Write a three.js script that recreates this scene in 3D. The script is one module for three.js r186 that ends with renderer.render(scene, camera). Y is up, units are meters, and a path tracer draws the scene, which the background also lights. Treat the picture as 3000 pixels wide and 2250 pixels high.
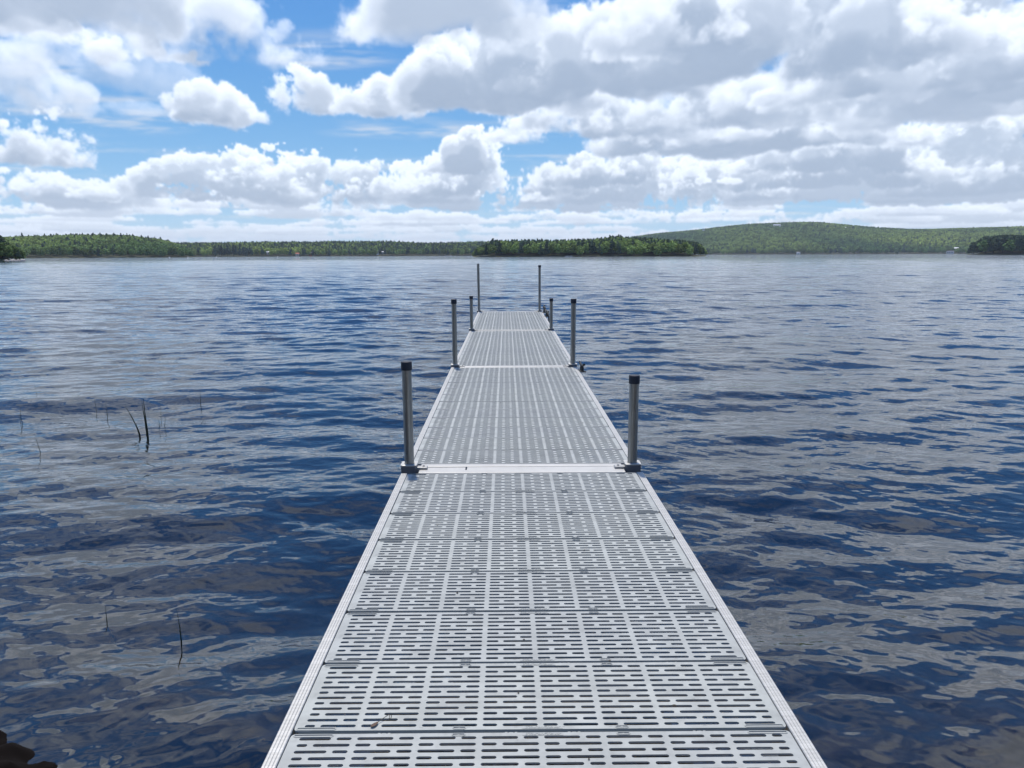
import * as THREE from 'three';
import { RoundedBoxGeometry } from 'three/addons/geometries/RoundedBoxGeometry.js';
import { mergeGeometries } from 'three/addons/utils/BufferGeometryUtils.js';
import { FontLoader } from 'three/addons/loaders/FontLoader.js';
import { TextGeometry } from 'three/addons/geometries/TextGeometry.js';

// ------------------------------------------------------------------ camera, sky, sun, exposure
const DEG = Math.PI / 180;
const scene = new THREE.Scene();
const camera = new THREE.PerspectiveCamera(53.07, 4 / 3, 0.05, 20000);
camera.rotation.order = 'YXZ';
camera.position.set(-0.076, 1.59, 0);                 // the lake's mean level is y = 0, the dock runs along -z
camera.rotation.set(-9.549 * DEG, -0.407 * DEG, -0.0035);

function rng(seed) { let s = seed >>> 0; return () => { s = (s + 0x6D2B79F5) >>> 0; let t = s; t = Math.imul(t ^ (t >>> 15), t | 1); t ^= t + Math.imul(t ^ (t >>> 7), t | 61); return ((t ^ (t >>> 14)) >>> 0) / 4294967296; }; }
const lerp = (a, b, t) => a + (b - a) * t, clamp = (x, a, b) => x < a ? a : x > b ? b : x;
const smooth = (a, b, x) => { const t = clamp((x - a) / (b - a), 0, 1); return t * t * (3 - 2 * t); };

const SUN_EL = 64 * DEG, SUN_AZ = -9 * DEG;            // high, ahead of the dock's end and a little to its left
const sunDir = new THREE.Vector3(Math.sin(SUN_AZ) * Math.cos(SUN_EL), Math.sin(SUN_EL), -Math.cos(SUN_AZ) * Math.cos(SUN_EL));

// tileable 3-D noise, 64 cells a side: smooth (Perlin-like value) and cellular (inverted Worley)
const NS = 64, NM = 63;
function tile3(fn) { const a = new Float32Array(NS * NS * NS); let i = 0; for (let z = 0; z < NS; z++) for (let y = 0; y < NS; y++) for (let x = 0; x < NS; x++) a[i++] = fn(x, y, z); return a; }
const valueTile = (() => {
  const r = rng(11), n = 16, v = new Float32Array(n * n * n).map(() => r());
  const at = (x, y, z) => v[((z & 15) * n + (y & 15)) * n + (x & 15)], s = t => t * t * (3 - 2 * t);
  return tile3((x, y, z) => {
    const X = x / 4, Y = y / 4, Z = z / 4, i = X | 0, j = Y | 0, k = Z | 0, a = s(X - i), b = s(Y - j), c = s(Z - k);
    return lerp(lerp(lerp(at(i, j, k), at(i + 1, j, k), a), lerp(at(i, j + 1, k), at(i + 1, j + 1, k), a), b), lerp(lerp(at(i, j, k + 1), at(i + 1, j, k + 1), a), lerp(at(i, j + 1, k + 1), at(i + 1, j + 1, k + 1), a), b), c);
  });
})();
const cellTile = (() => {
  const r = rng(23), n = 8, p = []; for (let i = 0; i < n * n * n; i++) p.push([r(), r(), r()]);
  return tile3((x, y, z) => {
    const X = x / 8, Y = y / 8, Z = z / 8, i = X | 0, j = Y | 0, k = Z | 0; let best = 9;
    for (let dz = -1; dz < 2; dz++) for (let dy = -1; dy < 2; dy++) for (let dx = -1; dx < 2; dx++) {
      const q = p[(((k + dz) & 7) * n + ((j + dy) & 7)) * n + ((i + dx) & 7)], a = i + dx + q[0] - X, b = j + dy + q[1] - Y, c = k + dz + q[2] - Z, d = a * a + b * b + c * c;
      if (d < best) best = d;
    }
    return 1 - Math.min(1, Math.sqrt(best));
  });
})();
function tap(a, x, y, z) {
  const fx = Math.floor(x), fy = Math.floor(y), fz = Math.floor(z), u = x - fx, v = y - fy, w = z - fz;
  const x0 = fx & NM, x1 = (fx + 1) & NM, y0 = (fy & NM) << 6, y1 = ((fy + 1) & NM) << 6, z0 = (fz & NM) << 12, z1 = ((fz + 1) & NM) << 12;
  const p = a[z0 + y0 + x0], q = a[z0 + y1 + x0], r = a[z1 + y0 + x0], s = a[z1 + y1 + x0];
  const m = p + (a[z0 + y0 + x1] - p) * u, n = q + (a[z0 + y1 + x1] - q) * u, o = r + (a[z1 + y0 + x1] - r) * u, t = s + (a[z1 + y1 + x1] - s) * u;
  const e = m + (n - m) * v, f = o + (t - o) * v; return e + (f - e) * w;
}

// cumulus: each cloud is [azimuth from, azimuth to, top, base] in degrees as the lake sees it; kilometres from there on
function buildClouds() {
  const r = rng(77), lumps = [];
  const BASE = 1.25;
  function cloud(az, D, W, T, base, n, flat = 1, thin = 1) {
    const dx = Math.sin(az), dz = -Math.cos(az), sx = Math.cos(az), sz = Math.sin(az);
    const peak = (r() - 0.5) * 0.5;
    for (let i = 0; i < n; i++) {
      const t = n === 1 ? 0 : (i + 0.5 + (r() - 0.5) * 0.7) / n - 0.5;
      const env = Math.max(0.28, 1 - Math.pow(Math.abs(t - peak) / 0.72, 1.6));
      const ry = T * env * (0.5 + 0.14 * r()), rx = W * (0.16 + 0.1 * r()) * (0.7 + 0.5 * env), rz = Math.max(rx * (0.8 + 0.5 * r()), W * 0.2) * flat;
      const off = (r() - 0.5) * W * 0.25 * flat, a = t * W * 0.86;
      lumps.push({ x: dx * (D + off) + sx * a, y: base + ry * (0.62 + 0.3 * r()), z: dz * (D + off) + sz * a, rx, ry, rz, base, c: dx, s: dz, thin });
    }
    for (let i = 0; i < n * 0.8; i++) {                    // turrets that break the outline
      const t = (r() - 0.5) * 0.9, env = Math.max(0.25, 1 - Math.pow(Math.abs(t - peak) / 0.7, 1.6)), q = T * (0.16 + 0.14 * r());
      const rr = Math.min(q * 1.25, W * 0.16), a = t * W * 0.86, off = (r() - 0.5) * W * 0.3 * flat;
      lumps.push({ x: dx * (D + off) + sx * a, y: base + T * env * (0.72 + 0.2 * r()), z: dz * (D + off) + sz * a, rx: rr, ry: q, rz: rr * 1.2, base, c: dx, s: dz, thin });
    }
  }
  const seen = [[-34.4, -21.8, 24, 12.9, 0.5], [-25, -14.0, 17.3, 11.6, 0.22], [-31.8, -25.0, 13.6, 10.9, 0.16], [-34.4, -26.8, 11.9, 8.1, 0.22], [-28, -20, 13.2, 9.8, 0.06], [-27.5, -22, 9.8, 8.6, 0.07], [-17, -13.2, 13.7, 12.2, 0.1], [-35.1, -27.6, 9.6, 5.2], [-22.8, -16.6, 11.2, 8.2],
    [-16.4, -10.4, 12.6, 8.9], [-12, -3.9, 12.2, 9.1], [-8, 0, 13.8, 9.4], [-6.8, 6.5, 15.1, 9.9], [0.5, 14.7, 16.8, 10.5], [6.5, 19.1, 18.2, 12.4], [-12.3, 1, 20, 13.5, 0.4], [13.4, 29.5, 21, 10.9],
    [23.5, 36.7, 18, 8.6, 0.6], [0.5, 10.2, 10.3, 7.8], [11.3, 22.5, 11.2, 7.9], [7.3, 18.3, 9.4, 6.5], [21.6, 28.6, 8.9, 6.4], [25.9, 36.8, 8.4, 3.5], [16.1, 25.8, 8.1, 5.1], [-27.8, -18.7, 6.6, 3.5], [-21.7, -10.6, 7.1, 3.5],
    [-14.1, -2, 6.6, 3.6], [-6.2, -1.5, 8.3, 5.5], [-6.2, 5.4, 7.6, 4.1], [0.5, 12.7, 6.6, 3.5], [10.3, 21.7, 6.1, 3.4], [20.7, 29.8, 5.3, 3.2], [-33.4, -26.6, 5, 3.2], [-3, 8, 9.6, 7.6], [9, 24, 10.2, 6.8], [3, 16, 7.2, 4.6], [12, 27, 7, 4.2], [-12, 0, 5.6, 3.9], [-27, -19, 14.2, 11.6], [-34, -25, 15, 12.4], [18, 35, 13.5, 9.4], [-20, -6, 6.6, 3.4, 0.5], [-8, 8, 7.2, 3.3, 0.5], [4, 20, 7.2, 3.2, 0.5], [16, 36, 7.4, 3.3, 0.5], [-35, -20, 5.2, 3.0, 0.4], [2, 18, 11.6, 7.5, 0.6], [17, 36, 12, 8, 0.5]];
  for (const [a0, a1, e1, e0, thin = 1] of seen) {
    const D = BASE / Math.tan(e0 * DEG), W = (a1 - a0) * DEG * D, T = D * (Math.tan(e1 * DEG) - Math.tan(e0 * DEG));
    cloud((a0 + a1) / 2 * DEG, D, W, T, BASE, Math.max(5, Math.round((a1 - a0) * 0.9)), 0.8, thin);
  }
  // the rows of flat clouds that close up towards the horizon, all the way round
  for (const [el, n, hw, th] of [[3.0, 52, 4, 1.1], [2.5, 56, 4.4, 0.9], [2.0, 58, 4.6, 0.8], [1.5, 60, 5, 0.65], [1.05, 60, 5, 0.55], [0.6, 60, 5, 0.5]])
    for (let i = 0; i < n; i++) {
      const az = ((i + r()) / n) * 2 * Math.PI - Math.PI, D = Math.min(BASE / Math.tan(el * DEG), 70) * (0.92 + 0.16 * r()), w = hw * (0.5 + r()) * DEG * 2 * D;
      const base = Math.tan((el + (r() - 0.5) * 0.35) * DEG) * D;
      cloud(az, D, w, D * th * DEG * (0.6 + 0.8 * r()), base, 7, 0.5, 0.7);
    }
  // the same weather beyond the picture: overhead, to the sides and behind
  for (let gx = -11; gx <= 11; gx++) for (let gz = -11; gz <= 11; gz++) {
    const x = (gx + (r() - 0.5) * 0.8) * 1.9, z = (gz + (r() - 0.5) * 0.8) * 1.9, D = Math.hypot(x, z), az = Math.atan2(x, -z), el = Math.atan2(BASE, D) / DEG, skip = r(), w = 1.0 + 1.5 * r(), t = 0.16 + 0.34 * r();
    if (D > 20 || skip > 0.93 || (Math.abs(az) < (36.5 + Math.atan2(w * 0.5, D) / DEG) * DEG && el < 19.5)) continue;
    cloud(az, Math.max(D, 0.2), w, t, BASE, 8, 0.9, 0.17);
  }
  return lumps;
}

function skyTexture() {
  const W = 4096, H = 2048, data = new Float32Array(W * H * 4), L = buildClouds(), n = L.length;
  const SX = sunDir.x, SY = sunDir.y, SZ = sunDir.z;
  const B = new Float32Array(n * 4);                        // bounding spheres, for picking
  L.forEach((l, i) => { B[i * 4] = l.x; B[i * 4 + 1] = l.y; B[i * 4 + 2] = l.z; B[i * 4 + 3] = Math.max(l.rx, l.ry, l.rz) * 1.25; });
  const P = new Float32Array(n * 10);
  L.forEach((l, i) => P.set([l.x, l.y, l.z, 1 / l.rx, 1 / l.ry, 1 / l.rz, l.c, l.s, l.base, l.thin], i * 10));
  const near = new Int32Array(n), col = new Int32Array(n); let cnt = 0, nc = 0;
  const bAz = L.map(l => Math.atan2(l.x, -l.z)), bHalf = L.map((l, i) => { const D = Math.hypot(l.x, l.z), R = B[i * 4 + 3] * 1.17; return R >= D ? 4 : Math.asin(R / D) + 0.003; });
  const column = az => { nc = 0; for (let i = 0; i < n; i++) { let d = Math.abs(az - bAz[i]); if (d > Math.PI) d = 2 * Math.PI - d; if (d < bHalf[i]) col[nc++] = i; } };
  let hit = 0;
  function shape(x, y, z) {                                 // 1 deep inside, 0 at the rim, below 0 outside
    let best = -1;
    for (let k = 0; k < cnt; k++) {
      const o = near[k] * 10, dx = x - P[o], dy = y - P[o + 1], dz = z - P[o + 2], c = P[o + 6], s = P[o + 7];
      const a = (-dx * s + dz * c) * P[o + 3], b = dy * P[o + 4], d = (dx * c + dz * s) * P[o + 5];
      let f = 1 - (a * a + b * b + d * d);
      if (f > best) { const hb = (y - P[o + 8]) * 9; if (hb < 1) f = f * Math.max(0, hb) - (1 - Math.max(0, hb)); if (f > best) { best = f; hit = o; } }
    }
    return best;
  }
  function density(x, y, z, k, fine) {
    let f = shape(x, y, z); if (f < -0.9) return 0;
    const rel = clamp((y - P[hit + 8]) * P[hit + 4] * 0.6, 0, 1);       // 0 at the base, 1 towards the top
    y *= 1 + 1.1 * (1 - k);
    if (!fine) { f += (tap(cellTile, x * 11 * k, y * 12 * k, z * 11 * k) - 0.55) * 1.8 + (tap(cellTile, x * 28 * k + 3, y * 29 * k, z * 28 * k) - 0.55) * 1.35 + (tap(valueTile, x * 4 * k + 7, y * 4 * k, z * 4 * k) - 0.5) * 1.9 + 0.05 + 0.75 * (1 - k); return f <= 0 ? 0 : f > 0.6 ? 1 : f / 0.6; }
    const wx = (tap(valueTile, x * 7 * k + 13, y * 7 * k, z * 7 * k) - 0.5) * 0.16 / k, wy = (tap(valueTile, x * 7 * k, y * 7 * k + 27, z * 7 * k) - 0.5) * 0.10 / k;
    x += wx; y += wy; z += wx * 0.5;
    let e = (tap(cellTile, x * 11 * k, y * 12 * k, z * 11 * k) - 0.55) * 1.8 + (tap(cellTile, x * 28 * k + 3, y * 29 * k, z * 28 * k) - 0.55) * 1.35 + (tap(valueTile, x * 4 * k + 7, y * 4 * k, z * 4 * k) - 0.5) * 1.9;
    e += (tap(cellTile, x * 66 * k, y * 66 * k + 5, z * 66 * k) - 0.55) * 0.9 + (tap(valueTile, x * 80 * k, y * 80 * k, z * 80 * k + 9) - 0.5) * 0.6 + (tap(valueTile, x * 180 * k, y * 180 * k, z * 180 * k) - 0.5) * 0.5 + (tap(valueTile, x * 380 * k, y * 380 * k, z * 380 * k) - 0.5) * 0.34;
    f += e + 0.08 + 0.75 * (1 - k); const soft = lerp(0.9, 0.2, rel) + 1.0 * clamp(tap(valueTile, x * 2.6 * k + 31, y * 2.6 * k, z * 2.6 * k) - 0.42, 0, 0.5);
    return f <= 0 ? 0 : f > soft ? 1 : f / soft;
  }
  const pix = new Float32Array(3);
  function clear(el, out) {
    const t = Math.max(0, el) / DEG, a = Math.exp(-t / 3.8), b = Math.exp(-t / 11);
    out[0] = 0.048 + 0.15 * b + 0.30 * a; out[1] = 0.165 + 0.32 * b + 0.13 * a; out[2] = 0.48 + 0.20 * b; 
  }
  const jit = rng(5);
  function trace(az, el, step) {
    const ce = Math.cos(el), dx = Math.sin(az) * ce, dy = Math.sin(el), dz = -Math.cos(az) * ce;
    clear(el, pix);
    // thin high streaks
    if (el > 0.01) {
      const q = 8 / (dy + 0.08), u = dx * q, w = dz * q;
      const m = tap(valueTile, u * 0.9 + 9, w * 2.1, 3), s = tap(valueTile, u * 2.3 + w * 1.4, w * 5.6, 17) * 0.5 + tap(valueTile, u * 5 + w * 3, w * 13, 29) * 0.3 + tap(valueTile, u * 11, w * 27, 41) * 0.2;
      const c = smooth(0.42, 0.8, m) * smooth(0.36, 0.75, s) * 0.5 * smooth(0, 0.06, el);
      for (let k = 0; k < 3; k++) pix[k] = lerp(pix[k], 0.62, c);
    }
    cnt = 0; let t0 = 1e9, t1 = 0;
    for (let j = 0; j < nc; j++) {
      const i = col[j], o = i * 4, b = B[o] * dx + B[o + 1] * dy + B[o + 2] * dz, R = B[o + 3];
      if (b < -R) continue;
      const c = B[o] * B[o] + B[o + 1] * B[o + 1] + B[o + 2] * B[o + 2] - b * b;
      if (c > R * R * 1.35) continue;
      near[cnt++] = i; const h = Math.sqrt(Math.max(0, R * R * 1.35 - c)); if (b - h < t0) t0 = b - h; if (b + h > t1) t1 = b + h;
    }
    if (!cnt || el <= 0.0005) return;
    t0 = Math.max(t0, 0.3);
    let T = 1, r = 0, g = 0, bl = 0, depth = 0, wsum = 0, t = t0 + jit() * 0.02 * t0;
    while (t < t1 && T > 0.03) {
      const x = dx * t, y = dy * t, z = dz * t, ds = clamp(t * (t > 16 ? 0.006 : 0.0038) * step, 0.017, 0.4), sc = t > 14 ? 14 / t : 1;
      const d0 = shape(x, y, z), thin = P[hit + 9];
      if (d0 < -0.9) { t += ds * (d0 <= -1 ? 3 : 1.5); continue; }
      const d = density(x, y, z, sc, true);
      if (d > 0.01) {
        const sig = d * 22 * sc * thin * (0.45 + 0.55 * sc), q = Math.exp(-sig * ds), w = T * (1 - q);
        let tau = 0, ls = 0.03 / sc;
        for (let k = 0, lt = ls * 0.6; k < 4; k++) { tau += density(x + SX * lt, y + SY * lt, z + SZ * lt, sc, k < 1) * ls; lt += ls * 1.35; ls *= 2.2; }
        tau *= 24 * sc * (0.4 + 0.6 * thin);
        const sun = 0.56 * Math.exp(-tau * 0.42) + 0.44 * Math.exp(-tau * 0.05), pw = 1 - 0.35 * Math.exp(-d * 2.2);
        const S = 0.74 * sun * pw, hk = clamp((y - 1.2 * Math.min(1, y / 1.2)) / 0.9, 0, 1);
        r += w * (S * 1.0 + (0.10 + 0.06 * hk)); g += w * (S * 0.985 + (0.165 + 0.07 * hk)); bl += w * (S * 0.96 + (0.275 + 0.08 * hk));
        depth += w * t; wsum += w; T *= q;
      }
      t += ds;
    }
    if (wsum > 0) {
      const D = depth / wsum, fog = 1 - Math.exp(-Math.pow(D / 55, 1.2)), k = 1 / wsum, al = 1 - T;
      const hz = [0.50, 0.565, 0.645];
      pix[0] = lerp(pix[0], lerp(r * k, hz[0], fog), al); pix[1] = lerp(pix[1], lerp(g * k, hz[1], fog), al); pix[2] = lerp(pix[2], lerp(bl * k, hz[2], fog), al);
    }
  }
  const put = (x, y) => { const o = (y * W + x) * 4; data[o] = pix[0]; data[o + 1] = pix[1]; data[o + 2] = pix[2]; data[o + 3] = 1; };
  const azAt = x => { const a = ((x + 0.5) / W - 0.5) * 2 * Math.PI; let q = a + Math.PI / 2; if (q > Math.PI) q -= 2 * Math.PI; return q; };   // 0 straight along the dock, to the right positive
  const elAt = y => ((y + 0.5) / H - 0.5) * Math.PI;
  // coarse everywhere
  const C = 4, cw = W / C, ch = H / 2 / C, coarse = new Float32Array(cw * ch * 3);
  for (let x = 0; x < cw; x++) { const az = azAt(x * C + 1.5); column(az); for (let y = 0; y < ch; y++) { const el = elAt(H / 2 + y * C + 1.5); if (Math.abs(az) < 36 * DEG && el < 17.5 * DEG) continue; trace(az, el, el > 0.7 ? 3 : 2.2); coarse.set(pix, (y * cw + x) * 3); } }
  for (let x = 0; x < W; x++) { const az = azAt(x); if (Math.abs(az) < 37 * DEG) column(az); for (let y = 0; y < H; y++) {
    if (y < H / 2) { pix[0] = 0.30; pix[1] = 0.36; pix[2] = 0.44; put(x, y); continue; }
    const el = elAt(y);
    if (Math.abs(az) < 37 * DEG && el < 18.6 * DEG) { trace(az, el, 1); put(x, y); continue; }
    const cx = (x + 0.5) / C - 0.5, cy = clamp((y - H / 2 + 0.5) / C - 0.5, 0, ch - 1.001), x0 = Math.floor(cx), y0 = Math.floor(cy), u = cx - x0, v = cy - y0, xa = (x0 + cw) % cw, xb = (x0 + 1) % cw, y1 = Math.min(y0 + 1, ch - 1);
    for (let k = 0; k < 3; k++) pix[k] = lerp(lerp(coarse[(y0 * cw + xa) * 3 + k], coarse[(y0 * cw + xb) * 3 + k], u), lerp(coarse[(y1 * cw + xa) * 3 + k], coarse[(y1 * cw + xb) * 3 + k], u), v);
    put(x, y);
  } }
  const t = new THREE.DataTexture(data, W, H, THREE.RGBAFormat, THREE.FloatType);
  t.mapping = THREE.EquirectangularReflectionMapping; t.magFilter = t.minFilter = THREE.LinearFilter; t.needsUpdate = true;
  return t;
}
const T0 = Date.now();
const sky = skyTexture();
console.log('sky', Date.now() - T0, 'ms');
scene.background = sky; scene.environment = sky;

const sun = new THREE.DirectionalLight(0xfff4e4, 3.2);
sun.position.copy(sunDir).multiplyScalar(60); sun.target.position.set(0, 0, -7);
sun.castShadow = true; sun.shadow.radius = 4; sun.shadow.mapSize.set(4096, 4096);
Object.assign(sun.shadow.camera, { left: -40, right: 40, top: 40, bottom: -40, near: 1, far: 200 });
scene.add(sun, sun.target);

const renderer = new THREE.WebGLRenderer({ antialias: true });
renderer.setSize(1024, 768);
renderer.toneMapping = THREE.LinearToneMapping;
renderer.toneMappingExposure = 1.48;
renderer.shadowMap.enabled = true; renderer.shadowMap.type = THREE.PCFSoftShadowMap;

// ------------------------------------------------------------------ helpers
const taken = new Map();
function numbered(name) { const k = taken.get(name) || 0; taken.set(name, k + 1); return k ? `${name}_${String(k).padStart(3, '0')}` : name; }
function thing(name, label, category, [x, y, z] = [0, 0, 0], turn = 0, group) {
  const o = new THREE.Group(); o.name = numbered(name); o.position.set(x, y, z); o.rotation.y = turn; o.userData = { label, category };
  if (group) o.userData.group = group;
  scene.add(o); return o;
}
function part(name, geometry, material, parent) { const m = new THREE.Mesh(geometry, material); m.name = name; parent.add(m); return m; }
function structure(name, geometry, material) { const m = part(numbered(name), geometry, material, scene); m.userData.kind = 'structure'; return m; }
const RGB = (r, g, b) => new THREE.Color().setRGB(r, g, b);
function bx(w, h, d, x = 0, y = 0, z = 0) { return new THREE.BoxGeometry(w, h, d).translate(x, y, z); }
function rbx(w, h, d, r, x = 0, y = 0, z = 0, seg = 2) { return new RoundedBoxGeometry(w, h, d, seg, r).translate(x, y, z); }
function plain(list) { return mergeGeometries(list.map(g => { const q = g.index ? g.toNonIndexed() : g; for (const k of Object.keys(q.attributes)) if (!['position', 'normal', 'uv'].includes(k)) q.deleteAttribute(k); return q; })); }

// a tileable noise map: fn(u, v) -> [r, g, b] in 0..1
function mapOf(size, fn, srgb = true) {
  const a = new Uint8Array(size * size * 4); let o = 0;
  for (let y = 0; y < size; y++) for (let x = 0; x < size; x++) { const c = fn(x / size, y / size); a[o++] = clamp(c[0], 0, 1) * 255; a[o++] = clamp(c[1], 0, 1) * 255; a[o++] = clamp(c[2], 0, 1) * 255; a[o++] = 255; }
  const t = new THREE.DataTexture(a, size, size); t.wrapS = t.wrapT = THREE.RepeatWrapping; t.magFilter = THREE.LinearFilter; t.minFilter = THREE.LinearMipmapLinearFilter; t.generateMipmaps = true;
  if (srgb) t.colorSpace = THREE.SRGBColorSpace; t.needsUpdate = true; return t;
}
const vn = (u, v, f, w = 0) => tap(valueTile, u * 4 * f, v * 4 * f, w);     // periodic in 0..1 for f a multiple of 16

// ------------------------------------------------------------------ the lake
// one sum of waves, the same everywhere: long swell that runs in towards the shore, wind chop across it, ripples on top
const WAVES = (() => {
  const r = rng(404), out = [];
  const add = (n, l0, l1, slope, dir, spread) => { for (let i = 0; i < n; i++) { const l = l0 * Math.pow(l1 / l0, (i + r()) / n), k = 2 * Math.PI / l, a = (dir + (r() + r() + r() - 1.5) / 1.5 * spread) * DEG; out.push([k * Math.sin(a), k * Math.cos(a), slope / k / Math.sqrt(n / 2), r() * 6.283, l]); } };
  add(10, 2.0, 5.0, 0.038, 8, 26);
  add(20, 0.75, 2.0, 0.054, 2, 50);
  add(26, 0.30, 0.75, 0.078, -4, 70);
  add(34, 0.10, 0.30, 0.062, 0, 90);
  return out;
})();
function lull(x, z) { return 0.62 + 0.8 * tap(valueTile, x * 0.42 + 20, 5, z * 0.30 + 11) * (0.55 + 0.9 * tap(valueTile, x * 0.07 + 40, 9, z * 0.06)); }
const W4 = new Float64Array(4);
function wave(x, z, cell) {                                // W4: height, its slopes along x and z
  let h = 0, sx = 0, sz = 0; const g = lull(x, z);
  for (let i = 0; i < WAVES.length; i++) {
    const w = WAVES[i], l = w[4]; if (l < cell * 2.5) continue;
    const f = (l > cell * 5 ? 1 : (l / cell - 2.5) / 2.5) * (l < 0.75 ? g : 0.5 + 0.5 * g), p = w[0] * x + w[1] * z + w[3], a = w[2] * f;
    const s = Math.sin(p), c = Math.cos(p);
    h += a * (s + 0.22 * Math.cos(2 * p)); const d = a * (c - 0.44 * Math.sin(2 * p)); sx += d * w[0]; sz += d * w[1];
  }
  W4[0] = h; W4[1] = sx; W4[2] = sz;
}
function waterSheet(r0, r1, dr0, kr, ang0, ang1, da, uvScale) {
  const R = [r0]; while (R[R.length - 1] < r1) { const r = R[R.length - 1]; R.push(r + Math.max(dr0, kr * r)); } R[R.length - 1] = r1;
  const nA = Math.round((ang1 - ang0) / da) + 1, nR = R.length, pos = new Float32Array(nA * nR * 3), nor = new Float32Array(nA * nR * 3), uv = new Float32Array(nA * nR * 2), idx = new Uint32Array((nA - 1) * (nR - 1) * 6);
  let p = 0, q = 0;
  for (let i = 0; i < nR; i++) for (let j = 0; j < nA; j++) {
    const a = ang0 + (ang1 - ang0) * j / (nA - 1), x = R[i] * Math.sin(a), z = -R[i] * Math.cos(a), cell = Math.max(dr0, kr * R[i]);
    wave(x, z, cell);
    const l = 1 / Math.hypot(W4[1], 1, W4[2]);
    pos[p] = x; pos[p + 1] = W4[0]; pos[p + 2] = z; nor[p] = -W4[1] * l; nor[p + 1] = l; nor[p + 2] = -W4[2] * l; p += 3;
    uv[q++] = x * uvScale; uv[q++] = -z * uvScale;
  }
  let k = 0;
  for (let i = 0; i < nR - 1; i++) for (let j = 0; j < nA - 1; j++) { const a = i * nA + j, b = a + 1, c = a + nA, d = c + 1; idx[k++] = a; idx[k++] = b; idx[k++] = c; idx[k++] = b; idx[k++] = d; idx[k++] = c; }
  const g = new THREE.BufferGeometry();
  g.setAttribute('position', new THREE.BufferAttribute(pos, 3)); g.setAttribute('normal', new THREE.BufferAttribute(nor, 3)); g.setAttribute('uv', new THREE.BufferAttribute(uv, 2)); g.setIndex(new THREE.BufferAttribute(idx, 1));
  return g;
}
// ripples too small for the mesh far out, as a tile of wave normals
function rippleMap(size, metres, bands, seed, gain) {
  const r = rng(seed), sx = new Float32Array(size * size), sz = new Float32Array(size * size);
  for (const [n, l0, l1, slope, spread] of bands) for (let i = 0; i < n; i++) {
    const l = l0 * Math.pow(l1 / l0, (i + r()) / n), a = ((r() + r() + r() - 1.5) / 1.5 * spread) * DEG, kx = Math.round(metres / l * Math.sin(a)), kz = Math.round(metres / l * Math.cos(a)), ph = r() * 6.283, K = Math.hypot(kx, kz) || 1, s = slope / Math.sqrt(n / 2);
    const cx = new Float32Array(size), cz = new Float32Array(size), dx = new Float32Array(size), dz = new Float32Array(size);
    for (let k = 0; k < size; k++) { const u = 2 * Math.PI * kx * k / size, v = 2 * Math.PI * kz * k / size + ph; cx[k] = Math.cos(u); dx[k] = Math.sin(u); cz[k] = Math.cos(v); dz[k] = Math.sin(v); }
    for (let y = 0, o = 0; y < size; y++) for (let x = 0; x < size; x++, o++) { const c = s * (cx[x] * cz[y] - dx[x] * dz[y]); sx[o] += c * kx / K; sz[o] += c * kz / K; }
  }
  let o = 0; return mapOf(size, () => { const a = -sx[o] * gain, b = -sz[o] * gain; o++; const l = 0.5 / Math.hypot(a, b, 1); return [0.5 + a * l, 0.5 + b * l, 0.5 + l]; }, false);
}
const waterLook = { color: RGB(0.005, 0.010, 0.022), roughness: 0.02, ior: 1.75, metalness: 0 };
const tiny = rippleMap(1024, 2.7, [[40, 0.035, 0.11, 0.022, 110]], 90, 1);
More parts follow.
